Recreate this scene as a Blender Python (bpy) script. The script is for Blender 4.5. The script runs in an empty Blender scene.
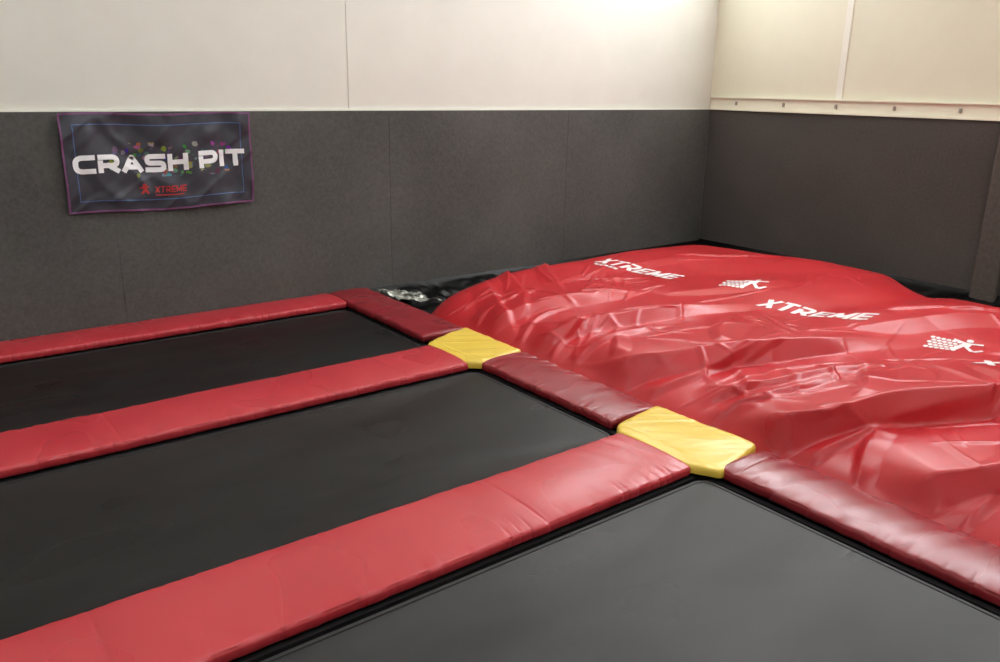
import bpy, bmesh, math, random
import numpy as np
from mathutils import Matrix, Vector
from mathutils.bvhtree import BVHTree
random.seed(4); np.random.seed(4)
sc=bpy.context.scene
sc.view_settings.view_transform='Standard'
COL=sc.collection

# ---------------------------------------------------------------- helpers
def lin(c):
    o=[]
    for v in c:
        v/=255.0
        o.append(v/12.92 if v<=.04045 else ((v+.055)/1.055)**2.4)
    return (o[0],o[1],o[2],1)
def mat(name,c1,c2=None,rough=.5,nscale=6,bump=0,bscale=200,spec=.5,rvar=0,coat=0,stretch=(1,1,1),contrast=.2,big=0,detail=6,rscale=1.6):
    m=bpy.data.materials.new(name);m.use_nodes=True;nt=m.node_tree;N=nt.nodes;L=nt.links
    b=N['Principled BSDF'];b.inputs['Roughness'].default_value=rough
    b.inputs['Specular IOR Level'].default_value=spec
    b.inputs['Coat Weight'].default_value=coat;b.inputs['Coat Roughness'].default_value=.2
    tc=N.new('ShaderNodeTexCoord');mp=N.new('ShaderNodeMapping');mp.inputs['Scale'].default_value=stretch
    L.new(tc.outputs['Object'],mp.inputs['Vector'])
    n=N.new('ShaderNodeTexNoise');n.inputs['Scale'].default_value=nscale;n.inputs['Detail'].default_value=detail
    n.inputs['Roughness'].default_value=.6
    L.new(mp.outputs[0],n.inputs['Vector'])
    r=N.new('ShaderNodeValToRGB');r.color_ramp.elements[0].position=.5-contrast;r.color_ramp.elements[1].position=.5+contrast
    r.color_ramp.elements[0].color=lin(c1);r.color_ramp.elements[1].color=lin(c2 or c1)
    fac=n.outputs['Fac']
    if big:
        nb=N.new('ShaderNodeTexNoise');nb.inputs['Scale'].default_value=big;nb.inputs['Detail'].default_value=3
        L.new(tc.outputs['Object'],nb.inputs['Vector'])
        av=N.new('ShaderNodeMix');av.inputs['Factor'].default_value=.45
        L.new(fac,av.inputs[2]);L.new(nb.outputs['Fac'],av.inputs[3]);fac=av.outputs[0]
    L.new(fac,r.inputs[0]);L.new(r.outputs[0],b.inputs['Base Color'])
    if rvar:
        n5=N.new('ShaderNodeTexNoise');n5.inputs['Scale'].default_value=rscale;n5.inputs['Detail'].default_value=1
        L.new(mp.outputs[0],n5.inputs['Vector'])
        mr=N.new('ShaderNodeMapRange');mr.inputs['From Min'].default_value=.25;mr.inputs['From Max'].default_value=.75
        mr.inputs['To Min'].default_value=rough-rvar;mr.inputs['To Max'].default_value=rough+rvar
        L.new(n5.outputs['Fac'],mr.inputs['Value']);L.new(mr.outputs[0],b.inputs['Roughness'])
    if bump:
        n2=N.new('ShaderNodeTexNoise');n2.inputs['Scale'].default_value=bscale;n2.inputs['Detail'].default_value=3
        L.new(tc.outputs['Object'],n2.inputs['Vector'])
        bp=N.new('ShaderNodeBump');bp.inputs['Strength'].default_value=bump;bp.inputs['Distance'].default_value=.004
        L.new(n2.outputs['Fac'],bp.inputs['Height']);L.new(bp.outputs[0],b.inputs['Normal'])
    return m
def emis(name,c,s):
    m=bpy.data.materials.new(name);m.use_nodes=True;b=m.node_tree.nodes['Principled BSDF']
    b.inputs['Base Color'].default_value=lin(c);b.inputs['Emission Color'].default_value=lin(c);b.inputs['Emission Strength'].default_value=s
    return m
def mesh(name,V,F,m,parent=None,smooth=False,**props):
    me=bpy.data.meshes.new(name);me.from_pydata([tuple(map(float,v)) for v in V],[],[tuple(f) for f in F]);me.update()
    o=bpy.data.objects.new(name,me);COL.objects.link(o)
    if m:me.materials.append(m)
    if smooth:me.polygons.foreach_set('use_smooth',[True]*len(me.polygons))
    if parent:o.parent=parent
    for k,v in props.items():o[k]=v
    return o
def empty(name,loc,**p):
    o=bpy.data.objects.new(name,None);o.location=loc;COL.objects.link(o)
    for k,v in p.items():o[k]=v
    return o
def boxgeo(x0,x1,y0,y1,z0,z1,V,F):
    n=len(V)
    V+= [(x0,y0,z0),(x1,y0,z0),(x1,y1,z0),(x0,y1,z0),(x0,y0,z1),(x1,y0,z1),(x1,y1,z1),(x0,y1,z1)]
    F+= [tuple(n+i for i in f) for f in ((0,3,2,1),(4,5,6,7),(0,1,5,4),(1,2,6,5),(2,3,7,6),(3,0,4,7))]
def box(name,x0,x1,y0,y1,z0,z1,m,parent=None,bev=0,**p):
    V=[];F=[];boxgeo(x0,x1,y0,y1,z0,z1,V,F)
    o=mesh(name,V,F,m,parent,**p)
    if bev:
        md=o.modifiers.new('b','BEVEL');md.width=bev;md.segments=2
    return o
_rng=np.random.RandomState(7);_lat=_rng.rand(256,256)
def vnoise(x,y,seed=0):
    x=np.asarray(x,float)+seed*17.3+1000;y=np.asarray(y,float)+seed*9.1+1000
    i=np.floor(x).astype(int);j=np.floor(y).astype(int);a=x-i;b=y-j
    a=a*a*a*(a*(a*6-15)+10);b=b*b*b*(b*(b*6-15)+10)
    g=lambda p,q:_lat[p%256,q%256]
    return (g(i,j)*(1-a)+g(i+1,j)*a)*(1-b)+(g(i,j+1)*(1-a)+g(i+1,j+1)*a)*b-.5
def fbm(x,y,seed=0,o=4):
    s=0;a=1
    for k in range(o):
        s=s+a*vnoise(np.asarray(x)*2**k,np.asarray(y)*2**k,seed+k);a*=.5
    return s

# ---------------------------------------------------------------- materials
M_white=mat('painted_panel_white',(219,218,208),(224,223,213),.55,3,.05,120)
M_cream=mat('painted_panel_cream',(224,221,197),(228,225,203),.5,3,.05,120)
M_trimw=mat('painted_trim',(232,230,217),(236,234,222),.45,5)
M_ledge=mat('cream_painted_ledge',(232,228,206),(237,233,213),.5,5)
M_fix=mat('ledge_fixing',(150,146,132),None,.4,5)
M_carpet=mat('charcoal_wall_carpet',(70,70,68),(104,103,100),.95,45,.7,160,spec=.15,contrast=.28,big=1.1)
M_brownpad=mat('brown_grey_wall_carpet',(66,64,61),(94,91,87),.9,45,.7,160,spec=.2,contrast=.28,big=1.1)
M_brownpad2=mat('brown_grey_column',(82,78,73),(96,92,87),.85,30,.3,240,spec=.2)
M_floor=mat('concrete_floor',(60,60,60),(80,80,78),.8,4)
M_ceil=mat('ceiling_paint',(222,222,216),None,.7,3)
M_padx=mat('faded_red_vinyl',(178,46,55),(193,60,67),.3,1.5,.05,350,rvar=.07,stretch=(1.5,1,1),detail=2,contrast=.3)
M_padd=mat('dark_red_vinyl',(130,33,40),(148,43,50),.27,1.5,.05,350,rvar=.06,stretch=(1,1.5,1),detail=2,contrast=.3)
M_yel=mat('yellow_vinyl',(220,188,66),(229,198,84),.32,2,.05,350,rvar=.05,detail=2)
M_mat=mat('black_jump_mat',(13,15,15),(31,33,33),.35,2.2,.35,550,rvar=.10,stretch=(.6,1.8,1),contrast=.32,detail=3,rscale=1.6,spec=.38)
M_web=mat('black_webbing',(12,12,12),(20,20,20),.6,30,.3,400)
M_dark=mat('dark_spring_cover',(10,10,10),(16,16,16),.5,12)
M_steel=mat('dark_steel',(28,28,30),(40,40,42),.4,10)
M_bag=mat('glossy_red_tarpaulin',(178,31,38),(190,42,48),.31,1.6,.04,300,rvar=.04,detail=2)
M_print=mat('white_print',(240,234,232),(230,218,216),.4,30,contrast=.3)
M_liner=mat('black_plastic_liner',(6,6,6),(12,12,12),.35,6,spec=.18)
M_scrap=mat('crinkled_silvery_film',(60,64,56),(205,208,196),.2,9,contrast=.12)
M_scrap.node_tree.nodes['Principled BSDF'].inputs['Metallic'].default_value=.5

# ---------------------------------------------------------------- camera
h=1.7;f,pi,ya,ro=813.2,.2919,.6604,.0179
fw=Vector((math.sin(ya)*math.cos(pi),math.cos(ya)*math.cos(pi),-math.sin(pi)))
r=Vector((math.cos(ya),-math.sin(ya),0));u=r.cross(fw)
rr=r*math.cos(ro)+u*math.sin(ro);uu=-r*math.sin(ro)+u*math.cos(ro)
cd=bpy.data.cameras.new('camera');cam=bpy.data.objects.new('camera',cd);COL.objects.link(cam)
cd.sensor_width=36;cd.lens=f*36/1000;cd.clip_start=.02
mw=Matrix.Identity(4)
for i in range(3):mw[i][0]=rr[i];mw[i][1]=uu[i];mw[i][2]=-fw[i]
mw[2][3]=h;cam.matrix_world=mw;sc.camera=cam

# ---------------------------------------------------------------- room
W=6.19;R=7.80;T=1.49;ZF=-.9;ZC=5.4;XL=-4.0;YB=-3.5
S=dict(kind='structure')
box('floor',XL-.2,R+.2,YB-.2,W+.2,ZF-.1,ZF,M_floor,**S)
box('ceiling',XL-.2,R+.2,YB-.2,W+.2,ZC,ZC+.1,M_ceil,**S)
wx0,wx1,wz0,wz1=5.7,7.2,2.58,4.0
V=[];F=[]
boxgeo(XL,3.215,W+.03,W+.15,ZF,ZC,V,F);boxgeo(3.227,R+.1,W+.03,W+.15,ZF,wz0,V,F)
boxgeo(3.227,wx0,W+.03,W+.15,wz0,ZC,V,F);boxgeo(wx1,R+.1,W+.03,W+.15,wz0,ZC,V,F);boxgeo(wx0,wx1,W+.03,W+.15,wz1,ZC,V,F)
boxgeo(3.21,3.23,W+.036,W+.15,ZF,ZC,V,F)
box_w=mesh('wall_back',V,F,M_white,**S)
box('window_4',wx0,wx1,W+.06,W+.12,wz0,wz1,emis('daylight_glass4',(252,253,255),3.5),**S)
V=[];F=[]
xs=[XL,-2.0,-.4,1.35,3.58,5.62,R-.0]
for a,b in zip(xs[:-1],xs[1:]):boxgeo(a+.0015,b-.0015,W,W+.04,ZF,T,V,F)
boxgeo(XL,R,W+.004,W+.04,ZF,T-.002,V,F)
mesh('wall_back_padding',V,F,M_carpet,**S)
box('trim_1',XL,R,W+.012,W+.05,T,T+.014,M_trimw,**S)
V=[];F=[]
boxgeo(R+.03,R+.15,YB,W+.1,ZF,3.1,V,F);boxgeo(R+.03,R+.15,YB,W+.1,4.9,ZC,V,F)
boxgeo(R+.03,R+.15,5.9,W+.1,3.1,4.9,V,F);boxgeo(R+.03,R+.15,YB,0.5,3.1,4.9,V,F)
mesh('wall_right',V,F,M_cream,**S)
box('wall_right_padding',R,R+.04,YB,W,ZF,T,M_brownpad,**S)
V=[];F=[]
boxgeo(R-.02,R+.06,YB,W,T+.0,T+.02,V,F);boxgeo(R+.012,R+.06,YB,W,T+.02,T+.13,V,F);boxgeo(R-.012,R+.06,YB,W,T+.13,T+.145,V,F)
mesh('trim_2',V,F,M_ledge,**S)
V=[];F=[]
for k in range(16):
    y=W-.35-k*.6;boxgeo(R-.004,R+.014,y-.010,y+.010,T+.055,T+.095,V,F)
mesh('trim_8',V,F,M_fix,**S)
box('trim_3',R-.07,R+.01,2.84,3.06,ZF,T-.01,M_brownpad2,bev=.02,**S)
V=[];F=[];boxgeo(R+.02,R+.05,4.60,4.665,T+.145,ZC,V,F);boxgeo(R+.02,R+.05,1.4,1.465,T+.145,3.1,V,F)
mesh('trim_7',V,F,M_trimw,**S)
k=0
for a,b in ((.5,2.3),(2.3,4.1),(4.1,5.9)):
    k+=1
    V=[];F=[]
    boxgeo(R+.09,R+.10,a+.05,b-.05,3.15,4.85,V,F)
    w=mesh('window_%d'%k,V,F,emis('daylight_glass%d'%k,(248,251,255),10),**S)
    V=[];F=[];boxgeo(R+.04,R+.12,a,a+.05,3.1,4.9,V,F);boxgeo(R+.04,R+.12,b-.05,b,3.1,4.9,V,F)
    boxgeo(R+.04,R+.12,a,b,3.1,3.15,V,F);boxgeo(R+.04,R+.12,a,b,4.85,4.9,V,F)
    mesh('trim_%d'%(k+3),V,F,M_trimw,**S)
box('wall_left',XL-.12,XL,YB,W,ZF,ZC,M_white,**S)
box('wall_front',XL,R,YB-.12,YB,ZF,ZC,M_white,**S)
M_lamp=emis('lamp_diffuser',(249,252,252),12.6)
for (x,y) in ((-1.5,4.2),(1.6,4.2),(4.6,4.0),(-1.5,.6),(1.6,.6),(4.8,.6),(1.6,-2.2),(4.8,-2.2)):
    e=empty('ceiling_lamp',(x,y,ZC),label='flat rectangular white ceiling light fitting',category='lamp',group='ceiling light fittings')
    V=[];F=[];boxgeo(-.7,.7,-.35,.35,-.08,-.0,V,F);mesh('housing',V,F,M_trimw,e)
    V=[];F=[];boxgeo(-.66,.66,-.31,.31,-.09,-.081,V,F);mesh('diffuser',V,F,M_lamp,e)
ld=bpy.data.lights.new('window_daylight','AREA');ld.shape='RECTANGLE';ld.size=1.5;ld.size_y=.4;ld.energy=5;ld.color=(1,1,.98)  # unseen area light added to strengthen the glow high on the back wall
lo=bpy.data.objects.new('window_daylight',ld);lo.location=(6.3,5.55,3.7);COL.objects.link(lo)
lo.rotation_euler=Vector((0,.64,-1.0)).to_track_quat('-Z','Y').to_euler()

# ---------------------------------------------------------------- pads
def pad(name,axis,a0,a1,c0,c1,m,z1=0.0,t=.052,seed=0,wr=1.0,**p):
    L=a1-a0;w=c1-c0;n=max(8,int(L/.006))
    prof=[]
    rc=.015
    def arc(cx,cz,s,e,k=6):
        for i in range(k+1):
            a=math.radians(s+(e-s)*i/k);prof.append((cx+rc*math.cos(a),cz+rc*math.sin(a)))
    hw=w/2
    arc(-hw+rc,-t+rc,270,180,2)
    arc(-hw+rc,-rc,180,90)
    for i in range(1,30):prof.append((-hw+rc+(w-2*rc)*i/30,0))
    arc(hw-rc,-rc,90,0);arc(hw-rc,-t+rc,360,270,2)
    prof=np.array(prof);K=len(prof)
    S_=np.linspace(0,L,n+1)[:,None];Cc=prof[None,:,0];Z=prof[None,:,1]
    wx=a0+S_+seed*3.7
    e=np.minimum(S_,L-S_);q=1-.08*np.clip(1-e/.025,0,1)**2
    crown=.012*(1-(Cc/hw)**2)
    edge=np.clip((np.abs(Cc)/hw-.3)/.7,0,1)
    cw=Cc+.03*vnoise(wx*3,Cc*3,seed+4)
    g1=2*vnoise(wx*15+1.4*vnoise(wx*2,cw*4,seed)+4*cw,cw*1.6,seed+3)
    sgc=np.sign(Cc)*3
    gat=lambda:1-np.clip(np.abs(2*vnoise(wx*21,sgc+0*wx,seed+13))*2.6,0,1)
    g2=1-np.clip(np.abs(2*vnoise(wx*21+2.5*(np.abs(cw)-hw),sgc+0*wx,seed+13))*2.6,0,1)
    amp=np.clip(.5+1.6*vnoise(wx*1.7,Cc*1.5,seed+8),.15,1.2)
    nz=.005*wr*fbm(wx*1.3,Cc*2,seed,2)+wr*((.4+.6*edge)*.0033*g1*amp-edge**2*.0045*g2*(.4+.6*amp))
    sp=1.63;ph=(wx+.4)%sp;ds=np.minimum(ph,sp-ph)
    nz=nz-.0030*np.exp(-(ds/.006)**2)-.0022*np.exp(-(ds/.05)**2)*(1+.8*g1)
    top=(Z>-t+.001)
    zz=np.where(top,Z+crown+nz,Z+0*wx)
    zz=z1-t+(zz+t)*q
    side=(np.abs(Cc)>hw-.006)
    bul=.003*np.sin(np.clip(-Z/t,0,1)*math.pi)-.0035*np.exp(-((Z+t*.45)/.004)**2)
    puck=-.005*gat()
    cc=Cc*(1-.3*(1-q))+np.where(side,np.sign(Cc)*(bul+puck)+.003*wr*(vnoise(wx*4,Z*3,seed+6)),0)
    al=a0+S_+0*Cc;ce=(c0+c1)/2+cc
    V=np.stack([al,ce,zz] if axis=='x' else [ce,al,zz],-1).reshape(-1,3).tolist()
    F=[]
    for i in range(n):
        for k in range(K):
            a=i*K+k;b=i*K+(k+1)%K;c_=(i+1)*K+(k+1)%K;d=(i+1)*K+k
            F.append((a,b,c_,d))
    F.append(tuple(reversed(range(K))));F.append(tuple(n*K+k for k in range(K)))
    o=mesh(name,V,F,m,smooth=True,**p)
    bm=bmesh.new();bm.from_mesh(o.data);bmesh.ops.recalc_face_normals(bm,faces=bm.faces);bm.to_mesh(o.data);bm.free()
    return o
G='red trampoline edge pads'
XR0=2.945;XR1=3.315
for i,(a,b) in enumerate([(4.02,4.485),(2.20,2.68),(0.17,.66)]):
    pad('trampoline_pad','x',-1.9,XR0-.070,a,b,M_padx,seed=i+1,label='long faded red vinyl pad between two jump mats',category='trampoline pad',group=G)
pad('trampoline_pad','x',-1.9,XR0-.01,5.82,6.185,M_padx,seed=7,label='long red vinyl edge pad running along the carpeted wall',category='trampoline pad',group=G)
jy=[(4.27,.42,-.24,-.30,.29),(2.46,.37,-.30,-.38,.30),(.42,.37,-.3,-.36,.3)]
segs=[(4.68,6.18),(2.81,3.995),(.77,2.11),(-1.0,.07)]
for i,(a,b) in enumerate(segs):
    pad('trampoline_pad','y',a,b,XR0+(.012 if i>1 else 0),XR1,M_padd,seed=11+i,wr=1.7,label='dark red vinyl pad on the edge of the pit',category='trampoline pad',group=G)
def corner(yc,rt,rb,lb,lt,seed):
    pts=[(XR1+.006,yc+rb),(XR1+.006,yc+rt),(XR0-.004,yc+lt),(XR0-.082,yc+.225),(XR0-.082,yc-.235),(XR0-.004,yc+lb)]
    out=[]
    for i in range(len(pts)):
        a=np.array(pts[i]);b=np.array(pts[(i+1)%len(pts)]);n=max(2,int(np.linalg.norm(b-a)/.012))
        for k in range(n):out.append(a+(b-a)*k/n)
    out=np.array(out);K=len(out);c=np.array(((XR0+XR1)/2-.02,yc))
    for _ in range(3):out=.5*out+.25*(np.roll(out,1,0)+np.roll(out,-1,0))
    rings=[(1.0,-.040),(1.006,-.026),(1.002,-.012),(.990,-.001),(.968,.004),(.93,.006)]+[(s,.007+.005*(1-s)) for s in np.linspace(.9,.04,30)]
    V=[];F=[]
    for s,z in rings:
        for p_ in out:
            q=c+(p_-c)*s
            g=float(vnoise(q[0]*4+q[1]*3,q[1]*11+q[0]*5,seed+2))
            g2=1-min(1,abs(2*float(vnoise(q[0]*2+q[1]*5,q[1]*9+q[0]*7,seed+5)))*3)
            zz=z+(.012*fbm(q[0]*3,q[1]*3,seed,2)+.007*g*(.3+.7*s)+.003*g2 if z>-.02 else .004*g)
            if z>-.02: zz-=.004*math.exp(-((q[0]-XR0+.0)/.010)**2)
            V.append((q[0],q[1],zz))
    for i in range(len(rings)-1):
        for k in range(K):F.append((i*K+k,i*K+(k+1)%K,(i+1)*K+(k+1)%K,(i+1)*K+k))
    F.append([ (len(rings)-1)*K+k for k in range(K)])
    o=mesh('corner_pad',V,F,M_yel,smooth=True,label='yellow vinyl junction pad where two red pads meet',category='trampoline pad',group='yellow junction pads')
    bm=bmesh.new();bm.from_mesh(o.data);bmesh.ops.recalc_face_normals(bm,faces=bm.faces);bm.to_mesh(o.data);bm.free()
for i,j in enumerate(jy):corner(*j,20+i)

# ---------------------------------------------------------------- trampolines
def rrect(x0,x1,y0,y1,rad,k=8):
    o=[]
    for cx,cy,s in ((x1-rad,y1-rad,0),(x0+rad,y1-rad,90),(x0+rad,y0+rad,180),(x1-rad,y0+rad,270)):
        for i in range(k+1):
            a=math.radians(s+90*i/k);o.append((cx+rad*math.cos(a),cy+rad*math.sin(a)))
    return o
def ring(oa,ob,za,zb,V,F):
    n=len(V);K=len(oa)
    V+=[(p[0],p[1],za) for p in oa]+[(p[0],p[1],zb) for p in ob]
    for k in range(K):F.append((n+k,n+(k+1)%K,n+K+(k+1)%K,n+K+k))
tr=[(4.485,5.82),(2.68,4.02),(.66,2.20),(-1.0,.17)]
for i,(a,b) in enumerate(tr):
    x0,x1=-1.85,XR0+.02
    e=empty('trampoline',((x0+x1)/2,(a+b)/2,ZF),label='rectangular black jump mat framed by red pads',category='trampoline',group='rectangular trampolines')
    ox,oy,oz=e.location
    y0=a-.02;y1=b+.02
    m0,m1,n0_,n1_=x0+.06,x1-.075,y0+.06,y1-.075
    gx=np.linspace(m0,m1,200);gy=np.linspace(n0_,n1_,80)
    V=[];F=[];rad=.07
    for yy in gy:
        for xx in gx:
            dx=max(0,abs(xx-(m0+m1)/2)-((m1-m0)/2-rad));dy=max(0,abs(yy-(n0_+n1_)/2)-((n1_-n0_)/2-rad))
            px,py=xx,yy
            l_=math.hypot(dx,dy)
            if dx>0 and dy>0 and l_>0:
                k_=max(dx,dy)/l_
                px=xx-math.copysign(dx*(1-k_),xx-(m0+m1)/2);py=yy-math.copysign(dy*(1-k_),yy-(n0_+n1_)/2)
            s=max(abs(xx-(m0+m1)/2)/((m1-m0)/2),abs(yy-(n0_+n1_)/2)/((n1_-n0_)/2))
            V.append((px-ox,py-oy,-.048-oz-.028*(1-s**3)))
    V=np.array(V);gxx=V[:,0]+ox;gyy=V[:,1]+oy
    ed=np.minimum(np.minimum(gxx-m0,m1-gxx),np.minimum(gyy-n0_,n1_-gyy)).clip(0,1)
    V[:,2]+=(.009*fbm(gxx*1.3,gyy*2.4,i,2)+.0024*vnoise(gxx*5+gyy*3,gyy*7,i+30))*np.minimum(1,ed*6)
    V=V.tolist()
    nX=len(gx)
    for j in range(len(gy)-1):
        for k in range(nX-1):
            a_=j*nX+k;F.append((a_,a_+1,a_+nX+1,a_+nX))
    mesh('jump_mat',V,F,M_mat,e,smooth=True)
    V=[];F=[]
    l=lambda d,rad:[(p[0]-ox,p[1]-oy) for p in rrect(m0+d,m1-d,n0_+d,n1_-d,rad)]
    ring(l(-.014,.08),l(-.002,.07),-.062-oz,-.045-oz,V,F)
    ring(l(-.002,.07),l(.012,.06),-.045-oz,-.046-oz,V,F)
    ring(l(.012,.06),l(.014,.06),-.046-oz,-.0495-oz,V,F)
    mesh('mat_webbing',V,F,M_web,e)
    V=[];F=[];boxgeo(x0-ox,x1-ox,y0-oy,y1-oy,-.115-oz,-.108-oz,V,F);mesh('safety_sheet',V,F,M_dark,e)
    V=[];F=[];z0=-.10-oz;z1=-.062-oz
    boxgeo(x0-ox,x1-ox,y0-oy,y0+.03-oy,z0,z1,V,F);boxgeo(x0-ox,x1-ox,y1-.03-oy,y1-oy,z0,z1,V,F)
    boxgeo(x0-ox,x0+.03-ox,y0-oy,y1-oy,z0,z1,V,F);boxgeo(x1-.03-ox,x1-ox,y0-oy,y1-oy,z0,z1,V,F)
    for xx in (x0,(x0+x1)/2,x1-.05):
        for yy in (y0,y1-.05):boxgeo(xx-ox,xx+.05-ox,yy-oy,yy+.05-oy,0,z0,V,F)
    mesh('steel_frame',V,F,M_steel,e)
box('pit_barrier',XR0+.05,XR1-.01,-1.0,W-.005,ZF,-.056,M_liner,label='black vinyl covered barrier under the pit edge pads',category='barrier')

# ---------------------------------------------------------------- landing bag
Y0,Y1=.0,5.82
def sm(t):
    t=np.clip(t,0,1);return t*t*(3-2*t)
def xl(y):
    t=np.clip((y-4.95)/.87,0,1);return 3.345+.50*t*t
def xr(y):
    t=np.clip((y-4.7)/1.1,0,1);return 7.36-.25*t*t-.34*sm((3.5-y)/.5)
def seg(x,y,pts,w,hh,skew=0,pw=2):
    n=len(pts)-1
    D=np.full(x.shape,9.);T_=np.zeros_like(x)
    for k in range(n):
        ax,ay=pts[k];bx,by=pts[k+1];dx,dy=bx-ax,by-ay;l2=dx*dx+dy*dy
        t=np.clip(((x-ax)*dx+(y-ay)*dy)/l2,0,1)
        px=x-ax-t*dx;py=y-ay-t*dy;d=np.sqrt(px*px+py*py)
        sgn=np.sign(dx*py-dy*px);d2=d*np.where(sgn>0,1+skew,1-skew)
        m=np.abs(d2)<np.abs(D);D=np.where(m,d2,D);T_=np.where(m,(k+t)/n,T_)
    return hh*np.exp(-(np.abs(D)/w)**pw)*(.3+.7*np.sin(np.pi*np.clip(T_,.03,.97))**.6)
def support(x,y):
    d1=np.clip(x-xl(y),0,9);d2=np.clip(Y1-y,0,9);d3=np.clip(xr(y)-x,0,9)
    H=-.09+.18*(1-np.exp(-d1/.22))+.10*np.clip(d1/2.2,0,1)
    H=H-.55*np.exp(-(d2/.17)**1.3)-.55*np.exp(-(d3/.2)**1.3)
    H+=.05*fbm(x*.7,y*.8,3,2)
    H+=seg(x,y,[(3.8,5.3),(4.5,5.35),(5.2,5.3)],.25,.06,0)
    H+=seg(x,y,[(5.8,5.2),(6.4,4.6),(6.9,3.8)],.4,.05,.2)
    H+=seg(x,y,[(5.5,2.4),(6.1,2.3),(6.5,2.35)],.35,.06,0)
    H-=seg(x,y,[(5.2,3.1),(5.9,2.95),(6.9,2.85)],.15,.05,0)
    return H
ny,nx=700,480
v_,u_=np.meshgrid(np.linspace(0,1,ny),np.linspace(0,1,nx),indexing='ij')
Yv=Y0+(Y1-Y0)*v_;X=xl(Yv)+(xr(Yv)-xl(Yv))*u_
Xw=X+.18*fbm(X*.8,Yv*.8,71,2)+.03*vnoise(X*4,Yv*4,73);Yw=Yv+.26*fbm(X*.8,Yv*.8,72,2)+.03*vnoise(X*4,Yv*4,74)
def crease(ax,ay,bx,by,wl,wr_,hh,pw=1.1,grow=1.6,f0=.12):
    """fold with its own width on the left (away) and right (near) side, crest line a->b"""
    dx,dy=bx-ax,by-ay;L_=math.hypot(dx,dy);dx/=L_;dy/=L_
    s=((Xw-ax)*dx+(Yw-ay)*dy)/L_;d=-(Xw-ax)*dy+(Yw-ay)*dx
    k=1+(grow-1)*np.clip(s,0,1)
    ww=np.where(d>0,wl,wr_)*k
    env=sm(s/f0)*sm((1-s)/.5)
    t=np.clip(1-np.abs(d)/ww,0,1)
    t=np.where(d>0,t**pw,t**(pw*.8))
    return hh*env*t
def smax(A,B,p=6.):
    return (A**p+B**p)**(1/p)
rs=np.random.RandomState(31)
B=np.zeros_like(X)+.001
for (a_,b_,c_,d_,wl,wr_,hh) in (
   (3.28,2.20,5.4,1.20,.58,.11,.16),(3.40,1.45,5.0,.55,.45,.10,.12),
   (3.30,3.30,5.4,2.30,.58,.12,.125),(3.5,2.70,5.0,2.0,.30,.08,.075),
   (3.35,4.05,5.2,3.45,.46,.11,.08),(3.38,4.70,4.9,4.35,.40,.12,.055),
   (4.9,2.75,6.6,1.9,.4,.13,.055),(4.7,4.1,6.4,3.7,.4,.15,.025),(4.2,5.0,6.4,4.75,.3,.12,.02)):
    B=smax(B,crease(a_,b_,c_,d_,wl,wr_,hh),6.)
C=np.zeros_like(X)+.0005
for (a_,b_,c_,d_,wl,wr_,hh) in (
   (3.36,2.50,4.5,2.25,.14,.035,.038),(3.36,1.90,4.5,1.65,.13,.035,.036),(3.36,2.95,4.5,2.85,.13,.035,.038),(3.36,3.60,4.5,3.35,.12,.035,.036),
   (3.36,1.2,4.4,1.1,.13,.035,.032),(3.36,3.8,4.1,4.0,.11,.035,.032),(3.36,4.25,4.2,4.45,.11,.035,.03),(3.42,4.85,4.2,4.95,.11,.035,.028),
   (3.9,5.45,3.37,4.15,.045,.12,.036),(4.25,5.5,3.55,4.3,.035,.11,.032),(4.7,5.5,4.0,4.5,.035,.10,.027),
   (3.8,2.0,4.7,2.4,.035,.11,.032),(4.2,1.55,4.9,1.9,.035,.09,.03),(4.0,3.0,4.8,3.3,.035,.09,.03),(3.7,1.2,4.5,1.6,.035,.09,.028),
   (3.5,2.35,4.1,3.0,.03,.08,.026),(3.5,3.3,4.2,3.75,.03,.08,.024),(3.45,1.6,4.1,1.95,.03,.08,.026),
   (5.6,2.75,6.6,1.9,.10,.04,.022),(5.3,1.9,6.4,1.3,.1,.04,.022),(5.9,4.95,6.9,4.0,.08,.04,.015)):
    C=smax(C,crease(a_,b_,c_,d_,wl,wr_,hh),6.)
E=np.zeros_like(X)+.0002
for k in range(120):
    near=k%4!=0
    ax=rs.uniform(3.36,4.8) if near else rs.uniform(4.6,6.6);ay=rs.uniform(.8,5.3)
    an=rs.choice([-.45,-.1,.5,-1.3,.9])+rs.uniform(-.25,.25);L_=rs.uniform(.3,1.0)
    w=rs.uniform(.014,.032)
    E=smax(E,crease(ax,ay,ax+L_*math.cos(an),ay+L_*math.sin(an),w,w*rs.uniform(.4,.9),rs.uniform(.006,.015)*(1 if near else .55),1.0,1.8),5.)
def calm(cx,cy,rx,ry):return np.exp(-(((X-cx)/rx)**2+((Yv-cy)/ry)**2)**2)
cm=1-np.clip(.4*(calm(5.25,4.85,.3,.5)+calm(5.25,3.05,.3,.5)+calm(5.4,3.85,.3,.25)+calm(5.15,2.05,.3,.3)),0,.4)
bd=sm(np.minimum(np.minimum((X-3.345)/.12,(5.78-Yv)/.15),(xr(Yv)-X)/.25))
D=(B+(C+E)*cm)*(.25+.75*bd)
D=D*(.12+.88*sm((X-3.33)/.16))
Z_=support(X,Yv)+D
lean=.6*(D-.02).clip(0,1)*sm((X-3.45)/.2)
P=np.stack([X-.30*lean,Yv-.80*lean,Z_],-1)
for _ in range(1):
    P[1:-1,1:-1]=.5*P[1:-1,1:-1]+.125*(P[2:,1:-1]+P[:-2,1:-1]+P[1:-1,2:]+P[1:-1,:-2])
idx=np.arange(ny*nx).reshape(ny,nx)
V=P.reshape(-1,3).tolist()
a=idx[:-1,:-1].ravel();b=idx[:-1,1:].ravel();c=idx[1:,1:].ravel();d=idx[1:,:-1].ravel()
F=np.stack([a,b,c,d],1).tolist()
top=list(F)
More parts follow.
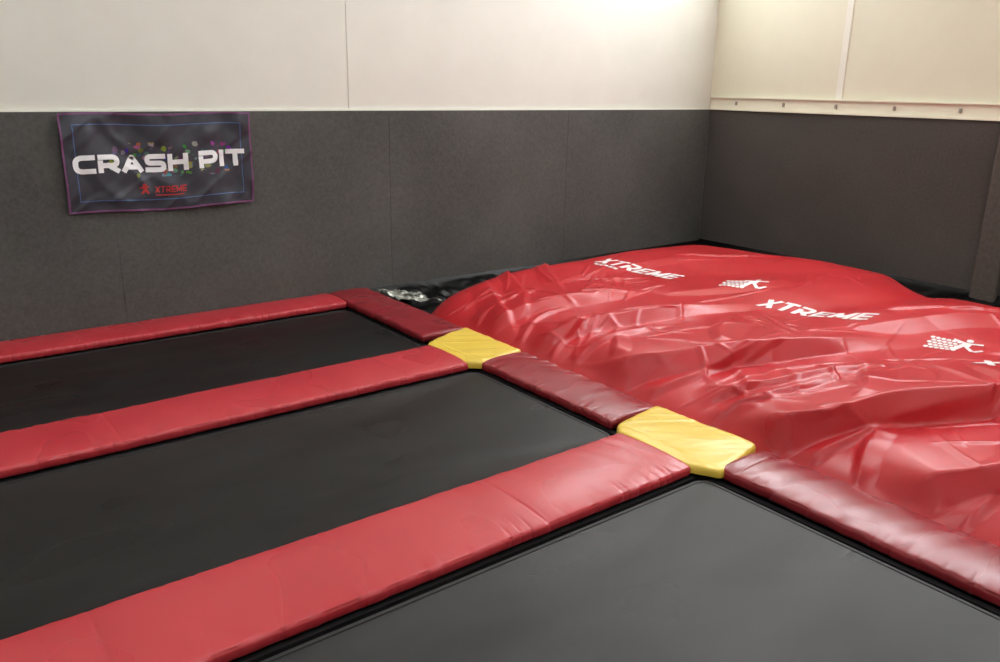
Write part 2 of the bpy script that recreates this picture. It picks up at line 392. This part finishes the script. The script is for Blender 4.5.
border=list(idx[0,:])+list(idx[1:,-1])+list(idx[-1,:-1][::-1])+list(idx[1:-1,0][::-1])
n0=len(V)
for q in border:
    p=V[q];V.append((p[0],p[1],ZF+.005))
for k in range(len(border)):
    k2=(k+1)%len(border);F.append([border[k],n0+k,n0+k2,border[k2]])
bag=mesh('landing_bag',V,F,M_bag,smooth=True,label='huge crumpled glossy red inflatable landing bag filling the pit',category='landing bag')
bvh=BVHTree.FromPolygons([tuple(v) for v in V[:n0]],[tuple(q) for q in top])

# ---------------------------------------------------------------- 2D lettering
def rnd(pl,rad=.2):
    o=[pl[0]]
    for i in range(1,len(pl)-1):
        a,b,c=map(np.array,(pl[i-1],pl[i],pl[i+1]));a=a.astype(float);b=b.astype(float);c=c.astype(float)
        d1=np.linalg.norm(a-b);d2=np.linalg.norm(c-b);q=min(rad,d1*.48,d2*.48)
        p=b+(a-b)/d1*q;s=b+(c-b)/d2*q
        for k in range(6):
            t=k/5;o.append(tuple((1-t)**2*p+2*t*(1-t)*b+t*t*s))
    o.append(pl[-1]);return o
R_=rnd
GL={
'C':[R_([(1,1),(0,1),(0,0),(1,0)],.42)],
'R':[[(0,0),(0,.62)],R_([(0,1),(1,1),(1,.38),(0,.38)],.3),[(.5,.38),(1,0)]],
'A':[R_([(0,0),(.5,1),(1,0)],.1),[(.27,.24),(.76,.24)]],
'S':[R_([(1,1),(0,1),(0,.5),(1,.5),(1,0),(0,0)],.25)],
'H':[[(0,0),(0,1)],[(1,0),(1,1)],[(0,.5),(1,.5)]],
'P':[[(0,0),(0,.62)],R_([(0,1),(1,1),(1,.34),(0,.34)],.32)],
'I':[[(0,0),(0,1)]],'T':[[(0,1),(1,1)],[(.5,0),(.5,1)]],
'X':[[(0,0),(1,1)],[(0,1),(1,0)]],
'E':[[(1,1),(0,1),(0,0),(1,0)],[(0,.5),(.9,.5)]],
'M':[[(0,0),(0,1)],[(0,1),(.5,.15)],[(.5,.15),(1,1)],[(1,1),(1,0)]],
}
GW={'I':0.0,'M':1.35}
def strokes(text,hgt,wid,st,gap,slant=0):
    qs=[];x=0
    for ch in text:
        if ch==' ':x+=wid*.45;continue
        w=GW.get(ch,1)*(wid-st);hh=hgt-st
        for pl in GL[ch]:
            pts=[(x+st/2+p[0]*w,st/2+p[1]*hh) for p in pl]
            ns=len(pts)-1
            for si,((ax,ay),(bx,by)) in enumerate(zip(pts[:-1],pts[1:])):
                l=math.hypot(bx-ax,by-ay);dx,dy=(bx-ax)/l,(by-ay)/l
                e0=e1=st*.12 if len(pts)>4 else st*.42
                if si==0:e0=st*.42
                if si==ns-1:e1=st*.42
                ax-=dx*e0;ay-=dy*e0;bx+=dx*e1;by+=dy*e1;nx_,ny_=-dy*st/2,dx*st/2
                qs.append([(ax-nx_,ay-ny_),(bx-nx_,by-ny_),(bx+nx_,by+ny_),(ax+nx_,ay+ny_)])
        x+=w+st+gap
    if slant:qs=[[(p[0]+slant*p[1],p[1]) for p in q] for q in qs]
    return qs,x-gap
def rectq(x0,x1,y0,y1):return [(x0,y0),(x1,y0),(x1,y1),(x0,y1)]
def disc(cx,cy,r_,k=10):
    o=[]
    for i in range(0,k,2):
        A=[(cx,cy)]+[(cx+r_*math.cos(2*math.pi*(i+j)/k),cy+r_*math.sin(2*math.pi*(i+j)/k)) for j in range(3)]
        o.append(A)
    return o
def decal(name,quads,mapf,m,parent,step=.02,**p):
    V=[];F=[]
    for q in quads:
        q=[np.array(v,float) for v in q]
        nu=max(1,int(np.ceil(max(np.linalg.norm(q[1]-q[0]),np.linalg.norm(q[2]-q[3]))/step)))
        nv=max(1,int(np.ceil(max(np.linalg.norm(q[3]-q[0]),np.linalg.norm(q[2]-q[1]))/step)))
        n=len(V);bad=False;loc=[]
        for j in range(nv+1):
            for i in range(nu+1):
                s=i/nu;t=j/nv
                pt=(q[0]*(1-s)+q[1]*s)*(1-t)+(q[3]*(1-s)+q[2]*s)*t
                r_=mapf(pt[0],pt[1])
                if r_ is None:bad=True;break
                loc.append(r_)
            if bad:break
        if bad:continue
        V+=loc
        for j in range(nv):
            for i in range(nu):
                a=n+j*(nu+1)+i;F.append((a,a+1,a+nu+2,a+nu+1))
    return mesh(name,V,F,m,parent,**p)
def onbag(ox,oy,dx,dy,off=.003,sc_=1.0,sb=1.0):
    l=math.hypot(dx,dy);dx/=l;dy/=l;ux,uy=-dy,dx
    def fn(a,b):
        a*=sc_;b*=sc_*sb
        X=ox+dx*a+ux*b;Yy=oy+dy*a+uy*b
        hit=bvh.ray_cast(Vector((X,Yy,2)),Vector((0,0,-1)))
        if hit[0] is None:return None
        n=hit[1]
        if n.z<0:n=-n
        return tuple(hit[0]+n*off)
    return fn
def logo():
    q=[]
    for j in range(5):
        for i in range(6-(j%2)):
            q+=disc(.02+i*.038+(j%2)*.019,.02+j*.040,.0175)
    q+=disc(.27,.235,.026)
    q+=[[(.22,.13),(.29,.12),(.30,.2),(.24,.2)],[(.16,.20),(.25,.17),(.26,.195),(.16,.23)],[(.28,.175),(.37,.2),(.37,.225),(.28,.2)],
        [(.22,.14),(.26,.13),(.215,.01),(.185,.03)],[(.25,.13),(.29,.12),(.34,.06),(.32,.035)],[(.32,.05),(.35,.035),(.40,.09),(.38,.105)]]
    return q
mk=dict(step=.007)
for n_,(ox,oy) in enumerate(((5.10,5.20),(5.08,3.46),(4.86,1.84))):
    q1,_=strokes('XTREME',.20,.115,.038,.016,.15)
    decal('printed_lettering',q1,onbag(ox,oy,.16,-.84),M_print,bag,**mk)
decal('printed_underline',[rectq(.05+.05*k,.09+.05*k,-.075,-.035) for k in range(5)],onbag(5.10,5.20,.16,-.84),M_print,bag,**mk)
decal('printed_emblem',logo(),onbag(5.30,3.98,.3,-.84,sc_=.92,sb=1.35),M_print,bag,**mk)
decal('printed_emblem',logo(),onbag(5.14,2.25,.2,-.84,sc_=.82,sb=1.5),M_print,bag,**mk)

# ---------------------------------------------------------------- pit liner
def linerstrip(fx,nu,nv,seed):
    V=[];F=[]
    for j in range(nv+1):
        for i in range(nu+1):
            X,Yy,z,am=fx(i/nu,j/nv)
            V.append((X,Yy,z+am*(.04*float(fbm(X*5,Yy*7,seed))+.06*abs(float(vnoise(X*9+Yy*5,Yy*11,seed+4))))))
    for j in range(nv):
        for i in range(nu):
            a=j*(nu+1)+i;F.append((a,a+1,a+nu+2,a+nu+1))
    return V,F
def f1(s,t):
    X=3.34+s*(R-3.35);Yy=W-.004-.80*t
    return X,Yy,-.02-.34*t**.7,min(1,t*6)
def f2(s,t):
    Yy=0.0+s*(W-.01);X=R-.004-1.1*t
    return X,Yy,.0-.40*t**.7,min(1,t*6)
V,F=linerstrip(f1,260,44,31);V2,F2=linerstrip(f2,220,40,33)
n=len(V);F+= [tuple(n+i for i in q) for q in F2];V+=V2
mesh('pit_liner',V,F,M_liner,smooth=True,label='glossy black plastic sheet lining the pit around the bag',category='liner')
V=[];F=[];n_=70
for j in range(n_+1):
    for i in range(n_+1):
        s=i/n_;t=j/n_;X=3.36+.36*s+.02*math.sin(t*9);Yy=5.74+.38*t-.12*s+.02*math.sin(s*11)
        cr=abs(float(vnoise(X*9+Yy*3,Yy*10-X*4,43)))+.5*abs(float(vnoise(X*22,Yy*24+X*6,44)))
        V.append((X,Yy,-.035+.07*cr-.05*s+.015*math.sin(math.pi*s)*math.sin(math.pi*t)))
for j in range(n_):
    for i in range(n_):
        a=j*(n_+1)+i;F.append((a,a+1,a+n_+2,a+n_+1))
mesh('plastic_sheet',V,F,M_scrap,smooth=True,label='crinkled silvery plastic film lying on the black liner',category='plastic sheet')

# ---------------------------------------------------------------- banner
bx0,bx1,bz0,bz1=1.06,2.355,.815,1.482
ban=empty('banner',((bx0+bx1)/2,W,bz0),label='dark cloth banner with white lettering hung on the carpeted wall',category='banner')
BW=bx1-bx0;BH=bz1-bz0
def bmap(off):
    def fn(a,b):
        c1=max(0,1-abs(2*float(vnoise(a*3+b*2.5,b*3-a,8)))*2)
        c2=max(0,1-abs(2*float(vnoise(a*5-b*6,b*2+a*2,18)))*2.5)
        wv=.008*math.sin(a*9+b*3)+.018*float(vnoise(a*6+b*3,b*5,2))+.012*float(vnoise(a*16-b*8,b*9,5))+.012*c1+.008*c2+.012
        zz=b+.006*math.sin(a*2*math.pi/BW*1.5)-.010*math.sin(math.pi*a/BW)*(1-b/BH)
        return (a-BW/2,-.008-max(0,wv)*1.15-off,zz)
    return fn
M_ban=mat('banner_cloth',(50,52,61),(63,64,74),.45,14,.2,400)
nt=M_ban.node_tree;N=nt.nodes;L=nt.links;b_=N['Principled BSDF']
tc=N.new('ShaderNodeTexCoord');vo=N.new('ShaderNodeTexVoronoi');vo.inputs['Scale'].default_value=24
nz_=N.new('ShaderNodeTexNoise');nz_.inputs['Scale'].default_value=20
mx0=N.new('ShaderNodeMix');mx0.data_type='VECTOR';mx0.inputs['Factor'].default_value=.05
L.new(tc.outputs['Object'],nz_.inputs['Vector']);L.new(tc.outputs['Object'],mx0.inputs[4]);L.new(nz_.outputs['Color'],mx0.inputs[5]);L.new(mx0.outputs[1],vo.inputs['Vector'])
lt=N.new('ShaderNodeMath');lt.operation='LESS_THAN';lt.inputs[1].default_value=.42;L.new(vo.outputs['Distance'],lt.inputs[0])
sp=N.new('ShaderNodeSeparateXYZ');L.new(tc.outputs['Object'],sp.inputs[0])
def rng(src,c,w_):
    a_=N.new('ShaderNodeMath');a_.operation='SUBTRACT';a_.inputs[1].default_value=c;L.new(src,a_.inputs[0])
    d_=N.new('ShaderNodeMath');d_.operation='ABSOLUTE';L.new(a_.outputs[0],d_.inputs[0])
    e_=N.new('ShaderNodeMath');e_.operation='LESS_THAN';e_.inputs[1].default_value=w_;L.new(d_.outputs[0],e_.inputs[0]);return e_.outputs[0]
mu=N.new('ShaderNodeMath');mu.operation='MULTIPLY';L.new(rng(sp.outputs['X'],.08,.44),mu.inputs[0]);L.new(rng(sp.outputs['Z'],.345,.12),mu.inputs[1])
mu2=N.new('ShaderNodeMath');mu2.operation='MULTIPLY';L.new(mu.outputs[0],mu2.inputs[0]);L.new(lt.outputs[0],mu2.inputs[1])
n3=N.new('ShaderNodeTexNoise');n3.inputs['Scale'].default_value=9;L.new(tc.outputs['Object'],n3.inputs['Vector'])
g3=N.new('ShaderNodeMath');g3.operation='GREATER_THAN';g3.inputs[1].default_value=.46;L.new(n3.outputs['Fac'],g3.inputs[0])
mu3=N.new('ShaderNodeMath');mu3.operation='MULTIPLY';L.new(mu2.outputs[0],mu3.inputs[0]);L.new(g3.outputs[0],mu3.inputs[1])
mu4=N.new('ShaderNodeMath');mu4.operation='MULTIPLY';mu4.inputs[1].default_value=.7;L.new(mu3.outputs[0],mu4.inputs[0])
hs=N.new('ShaderNodeHueSaturation');hs.inputs['Value'].default_value=.42;hs.inputs['Saturation'].default_value=1.3;L.new(vo.outputs['Color'],hs.inputs['Color'])
old=b_.inputs['Base Color'].links[0].from_socket
mx=N.new('ShaderNodeMix');mx.data_type='RGBA';L.new(mu4.outputs[0],mx.inputs['Factor']);L.new(old,mx.inputs[6]);L.new(hs.outputs[0],mx.inputs[7]);L.new(mx.outputs[2],b_.inputs['Base Color'])
decal('banner_cloth',[rectq(0,BW,0,BH)],bmap(0),M_ban,ban,step=.015,smooth=True)
def fr(a,t):return [rectq(a,BW-a,a,a+t),rectq(a,BW-a,BH-a-t,BH-a),rectq(a,a+t,a,BH-a),rectq(BW-a-t,BW-a,a,BH-a)]
decal('purple_hem',fr(0,.012),bmap(.002),mat('purple_hem',(112,66,108),(124,76,118),.6),ban,step=.015)
decal('blue_border_line',fr(.075,.006),bmap(.0022),mat('blue_line',(80,108,156),None,.6),ban,step=.015)
M_bw=mat('banner_white',(242,242,244),None,.5)
qs,w=strokes('CRASH PIT',.125,.142,.034,.012)
nC=strokes('CRASH',.125,.142,.034,.012)[0]
sx=1.185/w
qs=[[(.055+p[0]*sx,.262+p[1]+.012*(p[0]*sx)) for p in q] for q in qs]
decal('lettering',qs[:len(nC)],bmap(.005),M_bw,ban,step=.015)
decal('lettering',qs[len(nC):],bmap(.005),M_bw,ban,step=.015)
M_bred=mat('banner_red',(186,54,56),None,.6)
dX=-.03
q,w=strokes('XTREME',.046,.036,.009,.006,.1)
q=[[(.60+dX+p[0]*.86,.125+p[1]) for p in a] for a in q]
decal('red_lettering',q,bmap(.006),M_bred,ban,step=.01)
decal('red_underline',[rectq(.60+dX,.80+dX,.105,.112)],bmap(.006),M_bred,ban,step=.01)
q=disc(.53,.178,.014)+[[(.50,.12),(.515,.12),(.545,.15),(.53,.165)],[(.545,.12),(.56,.12),(.54,.165),(.525,.15)],[(.495,.155),(.56,.165),(.56,.175),(.495,.165)]]
q=[[(p[0]+dX,p[1]) for p in a] for a in q]
decal('red_emblem',q,bmap(.006),M_bred,ban,step=.01)

# ---------------------------------------------------------------- world
wd=bpy.data.worlds.new('world');sc.world=wd;wd.use_nodes=True
wd.node_tree.nodes['Background'].inputs[0].default_value=(.8,.85,.95,1);wd.node_tree.nodes['Background'].inputs[1].default_value=.3
